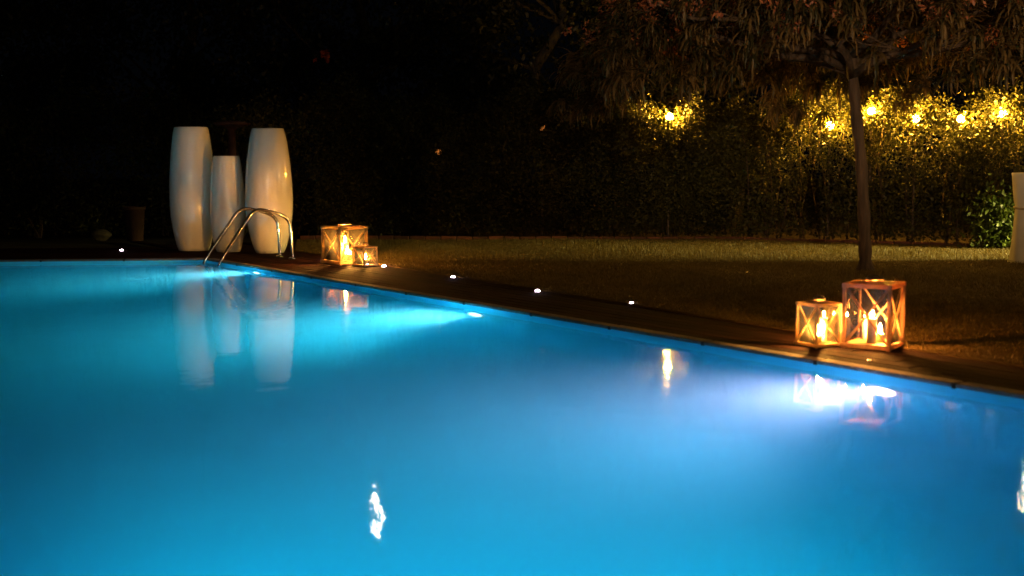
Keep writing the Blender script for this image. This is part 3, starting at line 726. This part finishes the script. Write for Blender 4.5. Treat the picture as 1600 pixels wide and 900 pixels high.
# ================================================================ lanterns
def flame_part(parent, loc, s=1.0, m=None):
    bm = bmesh.new(); lathe(bm, [(0, -.012*s), (.007*s, -.004*s), (.0085*s, .006*s), (.005*s, .02*s), (0, .034*s)], 12, loc)
    from_bm('flame', bm, m or M['flame'], parent, True)
def lantern(front, left, right, h, label, grp, candles, lid=True, wood=None, bars=(.022, .03)):
    c2 = (left+right)/2; x_ = (right-front); y_ = (left-front); x_.z = y_.z = 0
    s = (x_.length+y_.length)/2
    # square with its front corner where the photograph has it
    ang = math.atan2(x_.y, x_.x); ang2 = math.atan2(y_.y, y_.x) - math.pi/2; ang = (ang+ang2)/2
    cen = front + Vector((math.cos(ang)-math.sin(ang), math.sin(ang)+math.cos(ang), 0))*s/2
    rt = tag(empty('lantern', (cen.x, cen.y, 0), ang), label=label, cat='lantern', group=grp)
    W = M[wood or 'white_wood']; pw = bars[0]*s/.32; a = s/2 - pw/2; bt = .028*s/.32
    # base plate on small feet, top frame and lid
    bm = bmesh.new(); box(bm, (0,0,.006+bt/2), (s+.012, s+.012, bt), bevel=.003); from_bm('base', bm, W, rt)
    for sx in (-1, 1):
        for sy in (-1, 1):
            bm = bmesh.new(); box(bm, (sx*a, sy*a, .003), (pw*1.1, pw*1.1, .006)); from_bm('foot', bm, W, rt)
            bm = bmesh.new(); box(bm, (sx*a, sy*a, .006+bt+(h-.006-bt*2)/2), (pw, pw, h-.006-bt*2-.002), bevel=.002); from_bm('post', bm, W, rt)
    z0, z1 = .006+bt, h-bt
    bm = bmesh.new()
    for k in range(4):
        rm_ = Matrix.Rotation(k*math.pi/2, 3, 'Z'); fw = pw*1.5
        box(bm, rm_ @ Vector((0, s/2+.003-fw/2, h-bt/2)), ((s+.006-2*fw if k % 2 else s+.006), fw, bt), rm_, bevel=.002)
    from_bm('top_frame', bm, W, rt)
    for k in range(4):
        rm_ = Matrix.Rotation(k*math.pi/2, 3, 'Z'); w_ = a - pw/2
        for sg in (-1, 1):
            # two crossing battens per side, one just in front of the other
            bm = bmesh.new(); p0 = Vector((-w_*sg, -a-.003*sg, z0+.002)); p1 = Vector((w_*sg, -a-.003*sg, z1-.002))
            bar(bm, rm_ @ p0, rm_ @ p1, pw*.34, pw*.62, up=rm_ @ Vector((0, 0, 1)))
            from_bm('cross_batten', bm, W, rt)
        bm = bmesh.new(); box(bm, rm_ @ Vector((0, -a+pw*.42, (z0+z1)/2)), (2*w_, .003, z1-z0-.004), rm_); from_bm('pane', bm, M['hazy_pane' if wood else 'pane'], rt)
    # metal lid with a round chimney and ring handle
    bm = bmesh.new()
    fr = s/2 - pw*1.5 + .003
    for k in range(4):
        rm_ = Matrix.Rotation(k*math.pi/2, 3, 'Z')
        va = [bm.verts.new(rm_ @ Vector(q)) for q in ((-fr, -fr, h-.006), (fr, -fr, h-.006), (s*.16, -s*.16, h+.012), (-s*.16, -s*.16, h+.012))]
        bm.faces.new(va)
    from_bm('lid', bm, M['tin'], rt)
    bm = bmesh.new(); lathe(bm, [(s*.13, h+.004), (s*.13, h+.018), (s*.19, h+.022), (s*.185, h+.030), (s*.08, h+.036), (0, h+.037)], 28); from_bm('chimney_cap', bm, M['tin'], rt, True)
    bm = bmesh.new(); tube(bm, [(s*.15*math.cos(t), s*.15*math.sin(t), h+.043+.004*math.sin(2*t)) for t in np.linspace(0, 6.283, 26)], .0028, 6, False); from_bm('handle', bm, M['dark_metal'], rt, True)
    # candles: free standing things inside
    for (cx, cyy, r_, hh, fs, lab) in candles:
        wv = Matrix.Rotation(ang, 3, 'Z') @ Vector((cx*s, cyy*s, 0)); zb = .006+bt
        ct = tag(empty('candle', (cen.x+wv.x, cen.y+wv.y, zb)), label=lab, cat='candle', group='candles burning inside the lanterns')
        bm = bmesh.new(); lathe(bm, [(0, 0), (r_*.97, 0), (r_, .004), (r_, hh-.006), (r_*.93, hh), (r_*.6, hh-.006), (0, hh-.008)], 28); from_bm('wax', bm, M['wax'], ct, True)
        bm = bmesh.new(); tube(bm, [(0, 0, hh-.01), (.001, 0, hh+.01)], .0015, 6); from_bm('wick', bm, M['dark_metal'], ct)
        flame_part(ct, (0, 0, hh+.018), fs*1.25, M['flame_bright'] if wood else None)
    return rt, cen, ang, s
G1 = 'white wooden candle lanterns on the deck'
lantern(P(1390, 549.5), P(1321.5, 544.5), P(1421.5, 539.5), .435, 'near large wooden lantern with crossed battens, right of the near small one', G1,
        [(-.17, -.02, .032, .165, 1.15, 'tall pillar candle burning inside the near large lantern'),
         (.06, -.12, .030, .055, 1.2, 'short candle with a bright flame inside the near large lantern'),
         (.20, .24, .022, .14, .55, 'small candle at the back right inside the near large lantern')])
lantern(P(1275, 545), P(1247, 538.8), P(1315, 541), .295, 'near small bright lantern with crossed battens, left of the near large one', G1,
        [(-.10, -.10, .028, .05, 1.25, 'short candle with a bright flame inside the near small lantern'),
         (.22, .02, .024, .16, .7, 'taller candle glowing inside the near small lantern')], wood='cream_wood')
lantern(P(531.5, 414.3), P(510.5, 410.5), P(567.5, 411), .455, 'far large glowing lantern with crossed battens, left of the far small one', G1,
        [(-.02, -.06, .04, .215, 1.5, 'tall candle burning in the middle of the far large lantern'),
         (-.22, .05, .032, .15, 1.1, 'medium candle at the left inside the far large lantern'),
         (.02, -.24, .03, .07, 1.2, 'short candle low inside the far large lantern')], wood='cream_wood')
lantern(P(569, 417.5), P(560, 416), P(588.5, 415), .235, 'far small glowing lantern tucked right of the far large one', G1,
        [(-.05, -.1, .026, .06, 1.2, 'short candle burning inside the far small lantern')], wood='cream_wood')

# ================================================================ covered cocktail table at the right edge
p = P(1605, 411, 0); p = Vector((p.x+.06, p.y, 0)); hT = D(1600, 270, p.y).z
tab = tag(empty('cocktail_table', p), label='round cocktail table under a pale fitted cloth at the right edge', cat='table')
seg = 64; rows = []
bm = bmesh.new()
prof = [(0, hT), (.26, hT), (.272, hT-.006), (.268, hT-.05), (.255, hT-.2), (.235, hT-.36), (.218, hT-.42), (.228, hT-.5), (.235, hT-.62), (.25, .25), (.268, .05), (.285, .012)]
rings = []
for i, (r_, z) in enumerate(prof):
    fold = 0 if i < 3 else .035*min(1, (i-2)/4)
    rings.append([bm.verts.new(((r_*(1+fold*math.sin(4*t+.4)+fold*.5*math.sin(11*t+z*2)))*math.cos(t), (r_*(1+fold*math.sin(4*t+.4)+fold*.5*math.sin(11*t+z*2)))*math.sin(t), z)) for t in np.linspace(0, 2*math.pi, seg, endpoint=False)] if r_ > 0 else [bm.verts.new((0,0,z))])
for a_, b_ in zip(rings, rings[1:]):
    for i in range(seg):
        j = (i+1) % seg
        bm.faces.new((a_[0], b_[i], b_[j]) if len(a_) == 1 else (a_[i], b_[i], b_[j], a_[j]))
bmesh.ops.recalc_face_normals(bm, faces=bm.faces[:])
from_bm('tablecloth', bm, M['cloth'], tab, True)
bm = bmesh.new(); tube(bm, [(.228*math.cos(t), .228*math.sin(t), hT-.425+.008*math.sin(3*t)) for t in np.linspace(0, 6.283, 40)], .013, 8, False); from_bm('sash', bm, M['sash'], tab, True)
bm = bmesh.new(); tube(bm, [(0,0,.02), (0,0,hT-.03)], .03, 12); lathe(bm, [(0, 0), (.31, 0), (.31, .010), (.05, .03), (0, .03)], 32); from_bm('stand', bm, M['dark_metal'], tab, True)
